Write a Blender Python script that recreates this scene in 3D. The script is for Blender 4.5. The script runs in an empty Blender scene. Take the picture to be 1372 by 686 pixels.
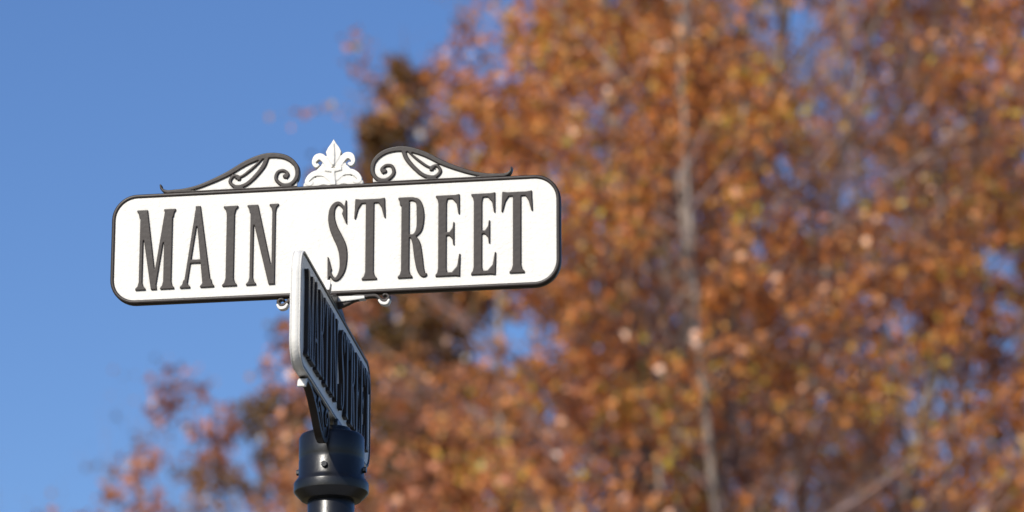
import bpy, bmesh, math, random
import numpy as np
from mathutils import Vector, Matrix, noise
random.seed(7); rng=np.random.default_rng(7)
scene=bpy.context.scene
R=math.radians
# ------------------------------------------------------------ materials
def new_mat(name):
    m=bpy.data.materials.new(name); m.use_nodes=True
    nt=m.node_tree; b=nt.nodes['Principled BSDF']; return m,nt,b
def N(nt,t,**kw):
    n=nt.nodes.new(t)
    for k,v in kw.items(): setattr(n,k,v)
    return n
def ramp(nt,stops):
    r=N(nt,'ShaderNodeValToRGB'); e=r.color_ramp.elements
    while len(e)<len(stops): e.new(0.5)
    for i,(p,c) in enumerate(stops):
        e[i].position=p; e[i].color=(*c,1)
    return r
def coat_mat(name,c1,c2,rough,bump,bscale,dirt=None,spec=0.5):
    m,nt,b=new_mat(name); L=nt.links.new
    tc=N(nt,'ShaderNodeTexCoord')
    n1=N(nt,'ShaderNodeTexNoise'); n1.inputs['Scale'].default_value=14; n1.inputs['Detail'].default_value=8; n1.inputs['Roughness'].default_value=.65
    L(tc.outputs['Object'],n1.inputs['Vector'])
    r=ramp(nt,[(0.35,c1),(0.7,c2)]); L(n1.outputs['Fac'],r.inputs['Fac'])
    col=r.outputs['Color']
    if dirt:
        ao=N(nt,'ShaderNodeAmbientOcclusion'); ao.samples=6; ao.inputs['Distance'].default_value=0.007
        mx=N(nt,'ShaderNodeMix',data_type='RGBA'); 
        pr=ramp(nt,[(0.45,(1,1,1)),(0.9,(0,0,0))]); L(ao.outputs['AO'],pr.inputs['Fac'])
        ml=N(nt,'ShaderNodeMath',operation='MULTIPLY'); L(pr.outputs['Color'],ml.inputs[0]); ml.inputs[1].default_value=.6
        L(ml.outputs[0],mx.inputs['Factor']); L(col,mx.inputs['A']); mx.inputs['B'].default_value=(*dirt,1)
        n3=N(nt,'ShaderNodeTexNoise'); n3.inputs['Scale'].default_value=1; n3.inputs['Detail'].default_value=6
        mp=N(nt,'ShaderNodeMapping'); mp.inputs['Scale'].default_value=(90,9,90); L(tc.outputs['Object'],mp.inputs['Vector']); L(mp.outputs[0],n3.inputs['Vector'])
        r3=ramp(nt,[(0.6,(0,0,0)),(0.8,(.18,.18,.18))]); L(n3.outputs['Fac'],r3.inputs['Fac'])
        mx2=N(nt,'ShaderNodeMix',data_type='RGBA'); L(r3.outputs['Color'],mx2.inputs['Factor']); L(mx.outputs['Result'],mx2.inputs['A']); mx2.inputs['B'].default_value=(*dirt,1)
        col=mx2.outputs['Result']
    L(col,b.inputs['Base Color'])
    n2=N(nt,'ShaderNodeTexNoise'); n2.inputs['Scale'].default_value=bscale; n2.inputs['Detail'].default_value=4
    L(tc.outputs['Object'],n2.inputs['Vector'])
    bp=N(nt,'ShaderNodeBump'); bp.inputs['Strength'].default_value=bump; bp.inputs['Distance'].default_value=0.002
    L(n2.outputs['Fac'],bp.inputs['Height']); L(bp.outputs['Normal'],b.inputs['Normal'])
    rr=N(nt,'ShaderNodeMapRange'); rr.inputs['To Min'].default_value=rough-.08; rr.inputs['To Max'].default_value=rough+.12
    L(n1.outputs['Fac'],rr.inputs['Value']); L(rr.outputs[0],b.inputs['Roughness'])
    b.inputs['Specular IOR Level'].default_value=spec
    return m
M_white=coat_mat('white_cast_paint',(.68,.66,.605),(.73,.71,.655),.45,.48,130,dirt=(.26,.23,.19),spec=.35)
M_letter=coat_mat('black_letter_paint',(.016,.011,.0085),(.029,.020,.016),.42,.12,110,spec=.3)
M_black=coat_mat('black_post_paint',(.005,.005,.0055),(.011,.011,.012),.30,.15,110)

def leaf_mat(name,stops):
    m,nt,b=new_mat(name); L=nt.links.new
    g=N(nt,'ShaderNodeNewGeometry'); 
    n=N(nt,'ShaderNodeTexNoise'); n.inputs['Scale'].default_value=.9; n.inputs['Detail'].default_value=3
    L(g.outputs['Position'],n.inputs['Vector'])
    a=N(nt,'ShaderNodeMath',operation='MULTIPLY_ADD'); L(n.outputs['Fac'],a.inputs[0]); a.inputs[1].default_value=1.7; a.inputs[2].default_value=-.85
    s=N(nt,'ShaderNodeMath',operation='ADD'); L(g.outputs['Random Per Island'],s.inputs[0]); L(a.outputs[0],s.inputs[1])
    r=ramp(nt,stops); L(s.outputs[0],r.inputs['Fac'])
    L(r.outputs['Color'],b.inputs['Base Color']); b.inputs['Roughness'].default_value=.36
    t=N(nt,'ShaderNodeBsdfTranslucent'); L(r.outputs['Color'],t.inputs['Color'])
    mx=N(nt,'ShaderNodeMixShader'); mx.inputs[0].default_value=.3
    L(b.outputs[0],mx.inputs[1]); L(t.outputs[0],mx.inputs[2]); L(mx.outputs[0],nt.nodes['Material Output'].inputs['Surface'])
    return m
L_orange=leaf_mat('orange_leaves',[(0,(.21,.09,.042)),(.2,(.46,.155,.045)),(.5,(.70,.245,.055)),(.74,(.78,.34,.11)),(.9,(.74,.42,.085)),(1,(.50,.38,.06))])
L_brown=leaf_mat('brown_leaves',[(0,(.09,.07,.025)),(.4,(.19,.11,.034)),(.75,(.34,.155,.048)),(1,(.48,.20,.06))])
L_pink=leaf_mat('russet_leaves',[(0,(.23,.11,.065)),(.4,(.52,.19,.085)),(.75,(.72,.30,.15)),(1,(.68,.35,.12))])
def bark_mat(name,c1,c2):
    m,nt,b=new_mat(name); L=nt.links.new
    tc=N(nt,'ShaderNodeTexCoord'); mp=N(nt,'ShaderNodeMapping'); mp.inputs['Scale'].default_value=(6,6,1.5)
    L(tc.outputs['Object'],mp.inputs['Vector'])
    n=N(nt,'ShaderNodeTexNoise'); n.inputs['Scale'].default_value=3; n.inputs['Detail'].default_value=8; L(mp.outputs[0],n.inputs['Vector'])
    r=ramp(nt,[(.35,c1),(.65,c2)]); L(n.outputs['Fac'],r.inputs['Fac']); L(r.outputs[0],b.inputs['Base Color'])
    bp=N(nt,'ShaderNodeBump'); bp.inputs['Distance'].default_value=.03; L(n.outputs['Fac'],bp.inputs['Height']); L(bp.outputs[0],b.inputs['Normal'])
    b.inputs['Roughness'].default_value=.85
    return m
M_bark=bark_mat('grey_bark',(.15,.115,.10),(.38,.31,.255))
M_twig=bark_mat('twig_bark',(.20,.135,.13),(.36,.25,.23))

# ------------------------------------------------------------ helpers
def link(o,parent=None):
    scene.collection.objects.link(o)
    if parent: o.parent=parent
    return o
def mesh_obj(name,verts,faces,mat,parent=None,smooth=False):
    me=bpy.data.meshes.new(name); me.from_pydata(verts,[],faces); me.update()
    if mat: me.materials.append(mat)
    o=bpy.data.objects.new(name,me); link(o,parent)
    if smooth: me.polygons.foreach_set('use_smooth',[True]*len(me.polygons))
    return o
def empty(name):
    e=bpy.data.objects.new(name,None); e.empty_display_size=.3; return link(e)
def catmull(pts,n=8):
    P=[np.array(p,float) for p in pts]; P=[2*P[0]-P[1]]+P+[2*P[-1]-P[-2]]
    out=[]
    for i in range(1,len(P)-2):
        for k in range(n):
            t=k/n; a,b,c,d=P[i-1],P[i],P[i+1],P[i+2]
            out.append(.5*((2*b)+(-a+c)*t+(2*a-5*b+4*c-d)*t*t+(-a+3*b-3*c+d)*t**3))
    out.append(P[-2]); return out
class Relief:
    """2-D shapes in mm, extruded and fused by voxel remesh into one casting"""
    def __init__(s): s.v=[]; s.f=[]
    def loop(s,pts,z0,z1):
        area=sum(pts[i][0]*pts[(i+1)%len(pts)][1]-pts[(i+1)%len(pts)][0]*pts[i][1] for i in range(len(pts)))
        if area<0: pts=pts[::-1]
        b=len(s.v); n=len(pts)
        s.v+=[(p[0],p[1],z0) for p in pts]+[(p[0],p[1],z1) for p in pts]
        s.f.append([b+i for i in range(n)][::-1]); s.f.append([b+n+i for i in range(n)])
        for i in range(n):
            j=(i+1)%n; s.f.append([b+i,b+j,b+n+j,b+n+i])
    def ribbon(s,pts,widths,z0,z1,n=8):
        q=catmull([(p[0],p[1],w) for p,w in zip(pts,widths)],n)
        L=[];Rr=[]
        for i,p in enumerate(q):
            a=q[max(i-1,0)][:2]; c=q[min(i+1,len(q)-1)][:2]; t=c-a; t=t/(np.linalg.norm(t)+1e-9)
            nn=np.array([-t[1],t[0]])*max(p[2],1)/2
            L.append(p[:2]+nn); Rr.append(p[:2]-nn)
        b=len(s.v); m=len(q)
        for z in (z0,z1):
            s.v+=[(x[0],x[1],z) for x in L]+[(x[0],x[1],z) for x in Rr]
        for i in range(m-1):
            s.f.append([b+i,b+i+1,b+m+i+1,b+m+i]); s.f.append([b+2*m+i,b+3*m+i,b+3*m+i+1,b+2*m+i+1])
            s.f.append([b+i,b+2*m+i,b+2*m+i+1,b+i+1]); s.f.append([b+m+i,b+m+i+1,b+3*m+i+1,b+3*m+i])
        s.f.append([b,b+m,b+3*m,b+2*m]); s.f.append([b+m-1,b+2*m+m-1,b+3*m+m-1,b+m+m-1])
    def disc(s,x,y,r,z0,z1,n=20):
        s.loop([(x+r*math.cos(2*math.pi*i/n),y+r*math.sin(2*math.pi*i/n)) for i in range(n)],z0,z1)
    def build(s,name,mat,voxel=.9,smooth=2,parent=None):
        me=bpy.data.meshes.new(name); me.from_pydata([(a*.001,b*.001,c*.001) for a,b,c in s.v],[],s.f)
        bm=bmesh.new(); bm.from_mesh(me); bmesh.ops.triangulate(bm,faces=[f for f in bm.faces if len(f.verts)>4]); bmesh.ops.recalc_face_normals(bm,faces=bm.faces); bm.to_mesh(me); bm.free()
        o=bpy.data.objects.new(name,me); link(o)
        md=o.modifiers.new('r','REMESH'); md.mode='VOXEL'; md.voxel_size=voxel*.001; md.use_smooth_shade=True
        if smooth:
            sm=o.modifiers.new('s','SMOOTH'); sm.factor=.5; sm.iterations=smooth
        dg=bpy.context.evaluated_depsgraph_get(); dg.update()
        m2=bpy.data.meshes.new_from_object(o.evaluated_get(dg)); o.modifiers.clear(); o.data=m2
        m2.materials.clear(); m2.materials.append(mat); m2.name=name
        if parent: o.parent=parent
        return o
# ------------------------------------------------------------ glyphs (cap height 108 units)
H=108.
def glyph(rel,ch,X,sx,sy,y0,z0,z1):
    T=lambda pts:[(X+p[0]*sx,y0+p[1]*sy) for p in pts]
    P=lambda pts:rel.loop(T(pts),z0,z1)
    def stroke(xa,ya,xb,yb,wa,wb=None):
        wb=wb or wa; P([(xa-wa/2,ya),(xa+wa/2,ya),(xb+wb/2,yb),(xb-wb/2,yb)])
    def serif(x,y,hw,st,top=False,l=1,r=1):
        d=-1 if top else 1
        P([(x-hw*l,y),(x+hw*r,y),(x+hw*r,y+2.2*d),(x+(st/2+(hw-st/2)*.35)*r,y+5*d),(x+st/2,y+11*d),(x-st/2,y+11*d),(x-(st/2+(hw-st/2)*.35)*l,y+5*d),(x-hw*l,y+2.2*d)])
    def rib(pts,w): rel.ribbon(T(pts),[a*sx for a in w],z0,z1)
    if ch=='M':
        stroke(7,0,7,H,4.8); serif(7,0,7,4.6); serif(6,H,6,5,True)
        stroke(25.5,0,9,H,8,11); stroke(25,0,41,H,5,4.8)
        stroke(43.5,0,43.5,H,11); serif(43.5,0,9.5,11); serif(45,H,8,10,True)
    if ch=='A':
        stroke(7,0,22,H,4.8,5); stroke(37,0,22.5,H+2,11.5,7); serif(7,0,7,4.6); serif(37,0,9.5,11)
        P([(10,33),(34,33),(33,38),(11,38)])
    if ch=='I':
        stroke(10,0,10,H,11); serif(10,0,10,11); serif(10,H,10,11,True)
    if ch=='N':
        stroke(7,0,7,H,4.8); serif(7,0,7,4.6); serif(6,H,6,5,True)
        stroke(36,0,9,H,9,12); stroke(37.5,0,37.5,H,4.8); serif(37.5,H,6.5,4.6,True)
    if ch=='S':
        rib([(24.5,84),(23,96),(15,104.5),(7.5,99),(5.5,86),(8.5,72),(14,60),(20,47),(22.5,33),(21.5,16),(16,5),(10,3.2),(4.5,12),(2.8,27)],
            [3,3.6,5,7,9,11,12.5,12.5,11,8.5,6,4.5,3.4,2.6])
        P([(20,90),(26,76),(27,76),(26.4,108),(24.8,108),(23,98)]); P([(7,16),(2,33),(.8,33),(1.2,0),(2.8,0),(4.5,8)])
    if ch=='T':
        stroke(21,0,21,H-1,11.5); serif(21,0,10.5,11.5)
        P([(2,H-5.5),(40,H-5.5),(41,H),(1,H)])
        P([(.5,H+1),(-.8,H-26),(1,H-26),(5,H-12),(10,H-5),(14,H-1)]); P([(41.5,H+1),(42.8,H-26),(41,H-26),(37,H-12),(32,H-5),(28,H-1)])
    if ch=='R':
        stroke(10,0,10,H,11); serif(10,0,10,11); serif(8,H,8,11,True)
        rib([(12,105.5),(21,105),(28,100),(30.5,84),(29,65),(22,56.5),(12,56)],[5,5,7.5,10.5,8.5,5,4.5])
        rib([(19,57),(25,46),(28,28),(31,11),(35,3.5),(40,4)],[6,10.5,11.5,10,7,2.5])
    if ch=='E':
        stroke(9,0,9,H,11); serif(9,0,9,11); serif(9,H,9,11,True)
        P([(8,H-5),(31,H-5),(31.5,H),(8,H)]); P([(8,0),(32,0),(32,5),(8,5)]); P([(8,54),(24,54),(24,58.5),(8,58.5)])
        P([(22,H-5),(28,H-12),(30.4,H-26),(32,H-26),(31.8,H+1),(20,H-1)])
        P([(22,5),(29,13),(31.5,29),(33.2,29),(32.6,-1),(20,1)])
        P([(18,58),(22.5,64),(23.6,72),(25,72),(25,41),(23.6,41),(22.5,49),(18,54)])
KU,KV=1.506,1.55
W2,H2=457.,114.5
T2=8.0
def rrect(hw,hh,r,n=10):
    out=[]
    for cx,cyy,a0 in ((hw-r,hh-r,0),(-hw+r,hh-r,90),(-hw+r,-hh+r,180),(hw-r,-hh+r,270)):
        for k in range(n+1):
            a=R(a0+90*k/n); out.append((cx+r*math.cos(a),cyy+r*math.sin(a)))
    return out
def plate(name,mats,side_black,parent):
    bm=bmesh.new(); prof=[(2.0,-T2),(0,-T2+1.6),(0,T2-1.6),(2.0,T2)]
    rings=[]
    for ins,z in prof:
        rings.append([bm.verts.new((x*.001,y*.001,z*.001)) for x,y in rrect(W2-ins,H2-ins,52-ins)])
    n=len(rings[0])
    for a,b in zip(rings[:-1],rings[1:]):
        for i in range(n):
            f=bm.faces.new([a[i],a[(i+1)%n],b[(i+1)%n],b[i]]); f.material_index=1 if side_black else 0; f.smooth=True
    bm.faces.new(rings[-1]); bm.faces.new(rings[0][::-1])
    me=bpy.data.meshes.new(name); bm.to_mesh(me); bm.free()
    for m in mats: me.materials.append(m)
    return link(bpy.data.objects.new(name,me),parent)
def border(name,mats,parent,z0,z1,outer_white,w=7.6):
    bm=bmesh.new(); rings=[]
    for ins,z in ((.4,z0),(.4,z1-1),(1.6,z1),(w-1.3,z1),(w,z1-1),(w,z0)):
        rings.append([bm.verts.new((x*.001,y*.001,z*.001)) for x,y in rrect(W2-ins,H2-ins,52-ins)])
    n=len(rings[0])
    for k,(a,b) in enumerate(zip(rings,rings[1:]+rings[:1])):
        for i in range(n): 
            f=bm.faces.new([a[i],a[(i+1)%n],b[(i+1)%n],b[i]]); f.smooth=True
            if outer_white and k<2: f.material_index=1
    me=bpy.data.meshes.new(name); bm.to_mesh(me); bm.free()
    for m in mats: me.materials.append(m)
    return link(bpy.data.objects.new(name,me),parent)
def back_copy(o,name,parent):
    c=bpy.data.objects.new(name,o.data); link(c,parent); c.matrix_local=Matrix.Rotation(math.pi,4,'Y'); return c
def scroll(rel_line,rel_back,m,flip,z,yb):
    f=lambda pts:[(p[0]*m,yb+p[1]*flip) for p in pts]
    O=[(-359,20),(-356,10),(-346,4),(-330,4),(-305,6),(-274,13),(-224,33),(-180,57),(-141,69),(-104,65),(-81,47),(-77,24),(-88,8),(-106,6),(-120,18),(-117,33),(-105,36),(-96,28),(-101,20)]
    wO=[3,5,7,7,7,8,10,11,11,10,9,8.5,8,7,7,6.5,6,6.5,8]
    S=[(-140,64),(-147,47),(-163,27),(-182,11),(-203,7),(-215,18),(-208,30),(-197,27),(-197,20)]
    wS=[9,9,8,7.5,7,6.5,6,6,8]
    rel_line.ribbon(f(O),wO,-z,z); rel_line.ribbon(f(S),wS,-z,z)
    rel_line.ribbon(f([(-150,62),(-166,47),(-188,30),(-205,24)]),[3,5,5,2],-z,z)
    rel_line.ribbon(f([(-330,1),(-250,1.5),(-160,1.5),(-78,1)]),[3,3,3,3],-z,z)
    rel_line.disc(-102*m,yb+24*flip,4.6,-z,z)
    B=[(-335,-6),(-335,4),(-300,8),(-262,15),(-224,33),(-180,57),(-141,69),(-104,65),(-82,47),(-77,24),(-78,-6)]
    rel_back.loop(f(B),-z+3.5,z-3.5)

sign=empty('street_name_sign')
E=R(9.5); ce,se=math.cos(E),math.sin(E)
E2=R(6.3); c2,s2=math.cos(E2),math.sin(E2)
ZS=3.72
def frame(d,n,loc):
    return Matrix(((d[0],0,n[0],loc[0]),(d[1],0,n[1],loc[1]),(0,1,0,loc[2]),(0,0,0,1)))
def make_blade(name,texts,mtx,side_black,top,bottom,lift):
    e=empty(name); e.parent=sign; e.matrix_local=mtx
    plate('plate',[M_white,M_letter],side_black,e)
    bd=border('rim',[M_letter,M_white],e,T2-1,T2+2.2,not side_black); back_copy(bd,'rim_back',e)
    rel=Relief()
    for ch,x,sc in texts:
        glyph(rel,ch,(x-448.5)*KU,KU*sc,KV,-H2+27.5,T2-1.5,T2+lift)
    lt=rel.build('lettering',M_letter,.85,2,e); back_copy(lt,'lettering_back',e)
    for flag,fl in ((top,1),(bottom,-1)):
        if not flag: continue
        a,b=Relief(),Relief()
        for m in (1,-1): scroll(a,b,m,fl,7.5,H2*fl)
        a.build('scrollwork',M_letter,1.0,2,e); b.build('scroll_backing',M_white if fl>0 else M_letter,1.3,1,e)
    return e
letters=[('M',180,1),('A',241,1),('I',298.5,1),('N',331,.97),('S',440,.98),('T',477,.97),('R',535.5,.98),('E',586,1),('E',633.5,1),('T',674.5,.96)]
main=make_blade('main_street_blade',letters,frame((ce,-se),(-se,-ce),(0,0,ZS)),True,True,False,3.4)
ZL=ZS-2*.1145-.026
cross_l=[('M',178,.95),('A',228,.95),('R',274,.95),('T',315,.95),('I',360,1),('N',385,.97),('S',456,1),('T',489,1),('R',540,1),('E',588,1.05),('E',632,1.05),('T',674,1)]
cross=make_blade('cross_street_blade',cross_l,frame((s2,c2),(c2,-s2),(-.001,0,ZL)),False,False,True,8.5)
fl=Relief(); y=H2
half=[(0,40),(7,50),(13,60),(16,70),(11,80),(5,88),(0,97)]
fl.loop([(p[0]-3,y+p[1]) for p in half]+[(-p[0]-3,y+p[1]) for p in half[::-1][1:-1]],-7,7)
for m in (1,-1):
    g=lambda pts:[(-3+p[0]*m,y+p[1]) for p in pts]
    fl.ribbon(g([(6,36),(15,50),(25,61),(35,60),(40,50),(36,42),(30,46)]),[12,13,14,13,9,7,6],-6,6)
    fl.ribbon(g([(8,32),(20,40),(30,34),(34,26)]),[8,8,7,5],-5,5)
    fl.ribbon(g([(2,14),(18,26),(36,27),(48,20),(54,10),(48,5),(42,10)]),[14,14,12,11,9,7,6],-6,6)
    fl.ribbon(g([(2,6),(20,10),(40,4),(60,2)]),[18,14,12,10],-5,5)
    fl.loop(g([(0,-3),(63,-3),(61,7),(46,16),(24,22),(0,30)]),-3.5,3.5)
    fl.loop(g([(0,25),(20,28),(26,45),(20,52),(0,60)]),-3.5,3.5)
fl.ribbon([(-20,y+34),(-3,y+31.5),(14,y+34)],[7,8,7],-8.5,8.5)
fl.ribbon([(-3,y+42),(-3,y+62),(-3,y+88)],[5,6,2],-9.5,9.5)
fl.ribbon([(-3,y+0),(-3,y+12),(-3,y+28)],[12,9,6],-8.5,8.5)
fl.build('fleur_de_lis',M_white,1.0,3,main)
tb=Relief(); y=-H2
for m in (1,-1):
    g=lambda pts:[(p[0]*m,y+p[1]) for p in pts]
    tb.ribbon(g([(40,-8),(70,-3),(88,-5),(98,-14),(108,-15),(112,-7),(105,-2),(100,-6)]),[12,9,7,7,7,6,5,5],-7,7)
tb.loop([(-52,y+2),(52,y+2),(46,y-12),(30,y-20),(12,y-27),(-12,y-27),(-30,y-20),(-46,y-12)],-6,6)
tb.build('lower_tabs',M_letter,1.1,2,main)
wt=Relief()
wt.ribbon([(-56,y-7),(-20,y-9),(20,y-9),(64,y-7)],[7,11,11,6],-9.5,9.5)
for m in (1,-1):
    wt.ribbon([(92*m,y-13),(98*m,y-20),(108*m,y-21),(114*m,y-13)],[4,6,6,4],-8,8)
wt.build('saddle_casting',M_white,1.1,2,main)
wb=Relief(); y=H2
wb.loop([(-95,y-2),(95,y-2),(70,y+8),(40,y+14),(30,y+24),(-30,y+24),(-40,y+14),(-70,y+8)],-11,11)
wb.ribbon([(-95,y+2),(-80,y+12),(-64,y+24),(-60,y+34)],[6,9,8,3],-6,6)
wb.build('saddle_web',M_letter,1.1,3,cross)
kn=Relief()
kn.loop([(-84,y+16),(-74,y+26),(-70,y+40),(-64,y+26),(-56,y+16),(-70,y+10)],-5,5)
kn.ribbon([(-352,-y-8),(-362,-y-14),(-368,-y-24)],[8,7,4],-8.5,8.5)
kn.build('web_finial',M_white,1.0,2,cross)
def lathe(name,prof,mat,parent,n=64):
    v=[];f=[]
    for r,z in prof:
        for i in range(n):
            a=2*math.pi*i/n; v.append((r*math.cos(a),r*math.sin(a),z))
    for k in range(len(prof)-1):
        for i in range(n):
            j=(i+1)%n; f.append([k*n+i,k*n+j,(k+1)*n+j,(k+1)*n+i])
    f.append([i for i in range(n)][::-1]); f.append([(len(prof)-1)*n+i for i in range(n)])
    o=mesh_obj(name,v,f,mat,parent,True)
    md=o.modifiers.new('b','BEVEL'); md.width=.0015; md.segments=2; md.limit_method='ANGLE'; md.angle_limit=R(35)
    es=o.modifiers.new('es','EDGE_SPLIT'); es.split_angle=R(50)
    return o
zt=ZL-.1145-.030
lathe('collar',[(.046,zt-.134),(.058,zt-.132),(.066,zt-.124),(.0735,zt-.116),(.0735,zt-.098),(.069,zt-.092),(.0645,zt-.085),(.0645,zt-.054),(.0635,zt-.050),(.0645,zt-.046),(.0645,zt-.008),(.060,zt),(.040,zt+.004),(.036,zt+.014)],M_black,sign)
lathe('post',[(.075,.02),(.075,.30),(.068,.33),(.058,.40),(.052,.46),(.046,.50),(.046,zt-.133)],M_black,sign)
lathe('post_base',[(.15,0.02),(.15,.05),(.13,.07),(.125,.16),(.10,.20),(.085,.24),(.074,.27)],M_black,sign)
def screw(a,z,r0):
    bm=bmesh.new(); bmesh.ops.create_cone(bm,segments=6,radius1=.0065,radius2=.006,depth=.009,cap_ends=True)
    bmesh.ops.create_cone(bm,segments=18,radius1=.009,radius2=.0085,depth=.004,cap_ends=True,matrix=Matrix.Translation((0,0,-.004)))
    me=bpy.data.meshes.new('set_screw'); bm.to_mesh(me); bm.free(); me.materials.append(M_black)
    o=bpy.data.objects.new('set_screw',me); link(o,sign)
    d=Vector((math.cos(a),math.sin(a),0)); o.matrix_local=Matrix.Translation(d*(r0+.001)+Vector((0,0,z)))@d.to_track_quat('Z','Y').to_matrix().to_4x4()
for k in range(4): screw(R(-100+90*k),zt-.072,.0645)
ch=Relief()
for sgn in (1,-1):
    ch.loop([(-34,-H2-34),(34,-H2-34),(34,-H2-10),(26,-H2-2),(-26,-H2-2),(-34,-H2-10)],T2*sgn+ (0 if sgn>0 else -9),T2*sgn+(9 if sgn>0 else 0))
ch.build('collar_cheeks',M_black,1.2,2,cross)

# ------------------------------------------------------------ trees
def nz(p,s,o=0.): return noise.noise(Vector((p[0]*s+o,p[1]*s,p[2]*s)))
class Tree:
    def __init__(s,seed,rmax=99): s.br=[]; s.rg=random.Random(seed); s.tips=[]; s.rmax=rmax
    def rvec(s): return Vector((s.rg.gauss(0,1),s.rg.gauss(0,1),s.rg.gauss(0,1)))
    def branch(s,p,d,L,r,lv,nseg,up,wob,endr=.25):
        pts=[p.copy()];rad=[r];dd=d.normalized()
        for i in range(nseg):
            dd=(dd+s.rvec()*wob+Vector((0,0,up))).normalized()
            if lv==1 and math.hypot(p.x,p.y)>s.rmax*.6:
                dd=(dd+Vector((-p.x,-p.y,0)).normalized()*.22+Vector((0,0,.25))).normalized()
            p=p+dd*(L/nseg); pts.append(p.copy()); rad.append(r*(1-(1-endr)*(i+1)/nseg))
        s.br.append((pts,rad,lv)); return pts,rad
    def at(s,pts,rad,t):
        x=t*(len(pts)-1); i=min(int(x),len(pts)-2); f=x-i
        return pts[i].lerp(pts[i+1],f),(pts[i+1]-pts[i]).normalized(),rad[i]*(1-f)+rad[i+1]*f
    def side(s,d,ang):
        v=s.rvec(); v=(v-d*v.dot(d)).normalized(); return (d*math.cos(ang)+v*math.sin(ang)).normalized()
    def rec(s,pts,rad,L,lv,spec):
        if lv>max(spec): return
        cnt,ratio,a0,a1,t0,up,wob=spec[lv]
        n=max(2,int(cnt*s.rg.uniform(.8,1.2)))
        for k in range(n):
            t=t0+(1-t0)*(k+s.rg.random())/n; p,d,r=s.at(pts,rad,min(t,.995))
            l=L*ratio*s.rg.uniform(.65,1.25)*(1.15-.6*t)
            if math.hypot(p.x,p.y)>s.rmax*s.rg.uniform(.85,1.1): continue
            rr=min(r*.6,max(.003,l*.011)); dr=s.side(d,R(s.rg.uniform(a0,a1)))
            if lv==2:
                e=p+dr*l; q=math.hypot(e.x,e.y)
                if q>s.rmax*1.05: l*=max(.35,1-(q-s.rmax*1.05)/l)
            q,w=s.branch(p,dr,l,rr,lv,4 if lv<3 else 3,up,wob)
            if lv>=max(spec)-1: s.tips.append((q,lv))
            s.rec(q,w,l,lv+1,spec)
    def mesh(s,name):
        V=[];F=[];b=0;mi=[]
        for pts,rad,lv in s.br:
            n=(12,9,6,4,3,3)[min(lv,5)]
            P=np.array([tuple(p) for p in pts]); 
            T=np.gradient(P,axis=0); T/=np.linalg.norm(T,axis=1,keepdims=True)+1e-9
            ref=np.array([1.,0,0]) if abs(T[0,0])<.8 else np.array([0,1.,0])
            A=np.cross(T,ref); A/=np.linalg.norm(A,axis=1,keepdims=True)+1e-9; B=np.cross(T,A)
            ang=np.arange(n)*2*np.pi/n; rr=np.array(rad)[:,None,None]
            ring=P[:,None,:]+rr*(np.cos(ang)[None,:,None]*A[:,None,:]+np.sin(ang)[None,:,None]*B[:,None,:])
            V.append(ring.reshape(-1,3)); m=len(pts)
            i=np.arange(n); j=(i+1)%n
            for k in range(m-1):
                F.append(np.stack([b+k*n+i,b+k*n+j,b+(k+1)*n+j,b+(k+1)*n+i],1)); mi+= [0 if lv<2 else 1]*n
            b+=m*n
        V=np.concatenate(V);F=np.concatenate(F)
        return fast_mesh(name,V,F,[M_bark,M_twig],mi)
    def leaves(s,name,per_m,size,mat,dens,zlow=6.5):
        P=[]
        for q,lv in s.tips:
            L=(q[-1]-q[0]).length
            n=int(per_m*L*max(0,dens(q[-1]))*(1 if q[-1].z>zlow else .25)+s.rg.random())
            for _ in range(n):
                t=s.rg.random()*(len(q)-1); i=min(int(t),len(q)-2); p=q[i].lerp(q[i+1],t-i)
                P.append((p.x,p.y,p.z))
        P=np.array(P); n=len(P); P+=rng.normal(0,.05,P.shape)
        def unit(a): return a/np.linalg.norm(a,axis=1,keepdims=True)
        a=unit(rng.normal(0,1,(n,3))+np.array([0,0,-.3])); c=unit(np.cross(a,unit(rng.normal(0,1,(n,3))+np.array([0,0,.8])))); nn=np.cross(a,c)
        sz=size*rng.uniform(.6,1.25,(n,1))
        v=np.stack([P,P+a*sz*.5+c*sz*.40+nn*sz*.07,P+a*sz,P+a*sz*.5-c*sz*.40+nn*sz*.07],1).reshape(-1,3)
        f=np.arange(n*4).reshape(n,4)
        print(name,'leaves',n)
        return fast_mesh(name,v,f,[mat],None)
def fast_mesh(name,V,F,mats,mi):
    me=bpy.data.meshes.new(name); me.vertices.add(len(V)); me.vertices.foreach_set('co',V.astype(np.float32).ravel())
    nf=len(F); me.loops.add(nf*4); me.loops.foreach_set('vertex_index',F.astype(np.int32).ravel())
    me.polygons.add(nf); me.polygons.foreach_set('loop_start',np.arange(0,nf*4,4,dtype=np.int32)); 
    for m in mats: me.materials.append(m)
    if mi is not None: me.polygons.foreach_set('material_index',np.array(mi,dtype=np.int32)); me.polygons.foreach_set('use_smooth',np.ones(nf,dtype=bool))
    me.update(calc_edges=True); me.validate(); return me
def place(name,parts,loc,rot=0,sc=1):
    e=empty(name); e.location=loc; e.rotation_euler=(0,0,R(rot)); e.scale=(sc,)*3
    for pn,me in parts: link(bpy.data.objects.new(pn,me),e)
    return e
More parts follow.
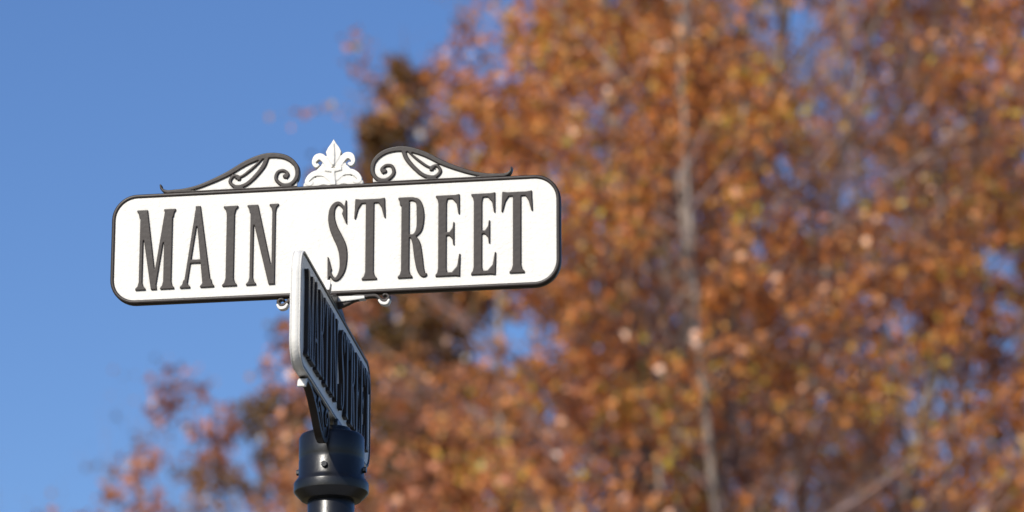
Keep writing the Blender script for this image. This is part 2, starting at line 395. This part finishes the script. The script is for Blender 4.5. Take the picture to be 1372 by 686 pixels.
def vase(seed,limbs,spec,per_m,size,mat,dens,tr=.36,split=3.2,up=.02,endr=.12,rmax=99):
    t=Tree(seed,rmax); pts,rad=t.branch(Vector((0,0,-.1)),Vector((0,0,1)),split+.1,tr,0,5,.3,.03,.75)
    t.br.append(([Vector((0,0,-.1)),Vector((0,0,.25)),Vector((0,0,.7))],[tr*1.7,tr*1.25,tr*.95],0))
    for az,inc,L,r in limbs:
        d=Vector((math.cos(R(az))*math.sin(R(inc)),math.sin(R(az))*math.sin(R(inc)),math.cos(R(inc))))
        p,_,_=t.at(pts,rad,t.rg.uniform(.72,1))
        q,w=t.branch(p,d,L,r,1,12,up,.055,endr); t.rec(q,w,L,2,spec)
    return [('trunk_and_limbs',t.mesh('trunk_and_limbs')),('foliage',t.leaves('foliage',per_m,size,mat,dens))]
def cone(seed,H,Rb,spec,per_m,size,mat,dens,nb=60,z0=2.):
    t=Tree(seed); pts,rad=t.branch(Vector((0,0,-.1)),Vector((0,0,1)),H,.24,0,12,.3,.015,.06)
    for k in range(nb):
        f=(k+t.rg.random())/nb; z=z0+(H-z0)*f*.985; p,_,r=t.at(pts,rad,z/H)
        L=Rb*(1-f)**.9*t.rg.uniform(.78,1.1)+.25; a=k*2.4+t.rg.random(); inc=R(58-15*f)
        d=Vector((math.cos(a)*math.sin(inc),math.sin(a)*math.sin(inc),math.cos(inc)))
        q,w=t.branch(p,d,L,min(r*.6,.02+L*.012),1,6,.02,.08,.15); t.rec(q,w,L,2,spec)
    return [('trunk_and_limbs',t.mesh('trunk_and_limbs')),('foliage',t.leaves('foliage',per_m,size,mat,dens))]
specA={2:(18,.25,36,58,.22,.015,.07),3:(9,.41,30,60,.15,.02,.12),4:(6,.50,30,65,.15,.0,.15)}
def densA(p):
    r=math.hypot(p.x,p.y)
    return (.36+1.5*nz(p,.55,3.)+.8*nz(p,1.7,9.))*(.42+.58*min(1,max(0,(r-.5)/1.4)))*(1.15 if p.z>10.5 else 1)
limbsA=[(200,3,14,.19),(250,6,14,.18),(335,6,14,.17),(160,9,12,.10),(205,13,11.5,.09),(180,17,11,.08),(250,12,12.5,.10),(300,14,12,.10),(350,17,12,.09),(30,22,12,.08),(70,14,12,.08),(275,18,11,.07)]
A=vase(11,limbsA,specA,40,.080,L_orange,densA,endr=.06,rmax=3.3)
limbsB=[(a,i,13.5,.06) for a,i in ((0,5),(60,14),(120,10),(170,14),(215,12),(260,16),(310,11),(345,16),(30,16),(100,18))]
A2=vase(57,limbsB,specA,40,.083,L_orange,lambda p:.26+1.5*nz(p,.6,13.)+.7*nz(p,1.7,2.),rmax=3.7)
camx,camy,camz=0.354,-7.67,1.55
def wx(px,dist): return camx+(px-686)/1372*.255*dist
place('beech_tree',A,(wx(955,34),camy+33,0),0,1)
place('beech_tree.001',A2,(wx(1370,39),camy+38,0),140,1.08)
place('beech_tree.002',A2,(wx(1010,46),camy+45,0),250,1.14)
specB={2:(10,.34,30,60,.2,.02,.1),3:(6,.45,30,65,.2,.0,.15)}
B=cone(21,15.9,5.0,specB,78,.085,L_brown,lambda p:.85+.9*nz(p,.9,5.),nb=110)
place('cypress_tree',B,(wx(540,42),camy+41,0),0,1)
C=vase(31,[(a,i,l,.06) for a,i,l in ((0,12,7.5),(60,30,7),(120,18,7.5),(180,34,7.5),(200,14,7.8),(240,30,7),(300,22,7.4),(340,38,7),(160,52,6.5),(20,52,6.5))],
  {2:(12,.30,25,55,.2,.02,.1),3:(7,.42,30,60,.15,.0,.13),4:(4,.5,30,60,.2,0,.15)},36,.085,L_pink,lambda p:.85+1.1*nz(p,.8,7.),tr=.22,split=2.6)
place('maple_tree',C,(wx(330,38),camy+37,0),0,1.05)
place('maple_tree.001',C,(wx(390,47),camy+46,0),100,1.20)
place('maple_tree.002',C,(wx(620,36),camy+35,0),200,1.08)
D=vase(41,[(a,i,7.5,.05) for a,i in ((0,12),(70,30),(140,18),(190,34),(240,20),(310,30))],
  {2:(12,.33,25,50,.2,.03,.1),3:(9,.45,30,60,.15,.02,.13),4:(6,.5,30,60,.2,0,.15)},2.5,.07,L_brown,lambda p:.6,tr=.22,split=3)
place('bare_tree',D,(wx(-30,66),camy+65,0),0,1.70)

# ------------------------------------------------------------ ground
def simple(name,c1,c2,scale,rough=.9):
    m,nt,b=new_mat(name); n=N(nt,'ShaderNodeTexNoise'); n.inputs['Scale'].default_value=scale; n.inputs['Detail'].default_value=8
    tc=N(nt,'ShaderNodeTexCoord'); nt.links.new(tc.outputs['Object'],n.inputs['Vector'])
    r=ramp(nt,[(.3,c1),(.7,c2)]); nt.links.new(n.outputs['Fac'],r.inputs['Fac']); nt.links.new(r.outputs[0],b.inputs['Base Color']); b.inputs['Roughness'].default_value=rough
    bp=N(nt,'ShaderNodeBump'); bp.inputs['Distance'].default_value=.01; nt.links.new(n.outputs['Fac'],bp.inputs['Height']); nt.links.new(bp.outputs[0],b.inputs['Normal'])
    return m
def box(name,x0,x1,y0,y1,z0,z1,mat,parent=None):
    v=[(x,y,z) for z in (z0,z1) for x,y in ((x0,y0),(x1,y0),(x1,y1),(x0,y1))]
    return mesh_obj(name,v,[(3,2,1,0),(4,5,6,7),(0,1,5,4),(1,2,6,5),(2,3,7,6),(3,0,4,7)],mat,parent)
mesh_obj('ground',[(-800,-800,0),(800,-800,0),(800,800,0),(-800,800,0)],[(0,1,2,3)],simple('grass_with_leaves',(.06,.075,.02),(.17,.10,.04),2.5))
mesh_obj('road',[(-200,-12,.004),(200,-12,.004),(200,-3.2,.004),(-200,-3.2,.004)],[(0,1,2,3)],simple('asphalt',(.04,.04,.042),(.065,.063,.06),40))
box('kerb',-200,200,-3.2,-3.04,-.1,.13,simple('kerb_concrete',(.28,.27,.25),(.38,.37,.34),20))
box('pavement',-200,200,-3.04,1.0,-.1,.12,simple('pavement_concrete',(.26,.25,.23),(.34,.33,.31),15))
mesh_obj('road_marking',[(-200,-7.68,.008),(200,-7.68,.008),(200,-7.55,.008),(-200,-7.55,.008)],[(0,1,2,3)],simple('yellow_paint',(.5,.33,.03),(.6,.42,.06),10))
sign.location=(0,0,0.1)
# ------------------------------------------------------------ light + sky
sun_el,az=R(33),R(212)
sd=Vector((math.sin(az)*math.cos(sun_el),math.cos(az)*math.cos(sun_el),math.sin(sun_el)))
ld=bpy.data.lights.new('sun','SUN'); ld.energy=4.4; ld.angle=R(.5); ld.color=(1,.945,.86)
lo=bpy.data.objects.new('sun',ld); link(lo); lo.rotation_euler=sd.to_track_quat('Z','Y').to_euler(); lo.location=(-20,-20,30)
w=bpy.data.worlds.new('World'); scene.world=w; w.use_nodes=True; nt=w.node_tree
sk=nt.nodes.new('ShaderNodeTexSky'); sk.sky_type='NISHITA'; sk.sun_disc=False; sk.sun_elevation=sun_el; sk.sun_rotation=az
sk.air_density=1.0; sk.dust_density=1.0; sk.ozone_density=4.5
hs=nt.nodes.new('ShaderNodeHueSaturation'); hs.inputs['Hue'].default_value=.510; hs.inputs['Saturation'].default_value=1.14; hs.inputs['Value'].default_value=1.12
bg=nt.nodes['Background']; bg.inputs['Strength'].default_value=.12
nt.links.new(sk.outputs[0],hs.inputs['Color']); nt.links.new(hs.outputs[0],bg.inputs['Color'])
# ------------------------------------------------------------ camera
cd=bpy.data.cameras.new('camera'); cam=bpy.data.objects.new('camera',cd); link(cam); scene.camera=cam
cd.sensor_width=36; cd.lens=141; cd.clip_end=3000; cam.location=(camx,camy,camz)
cam.rotation_euler=(R(90+16.27),0,0)
cd.dof.use_dof=True; cd.dof.focus_distance=8.0; cd.dof.aperture_fstop=4.0
scene.view_settings.view_transform='Standard'; scene.view_settings.look='None'; scene.view_settings.exposure=0
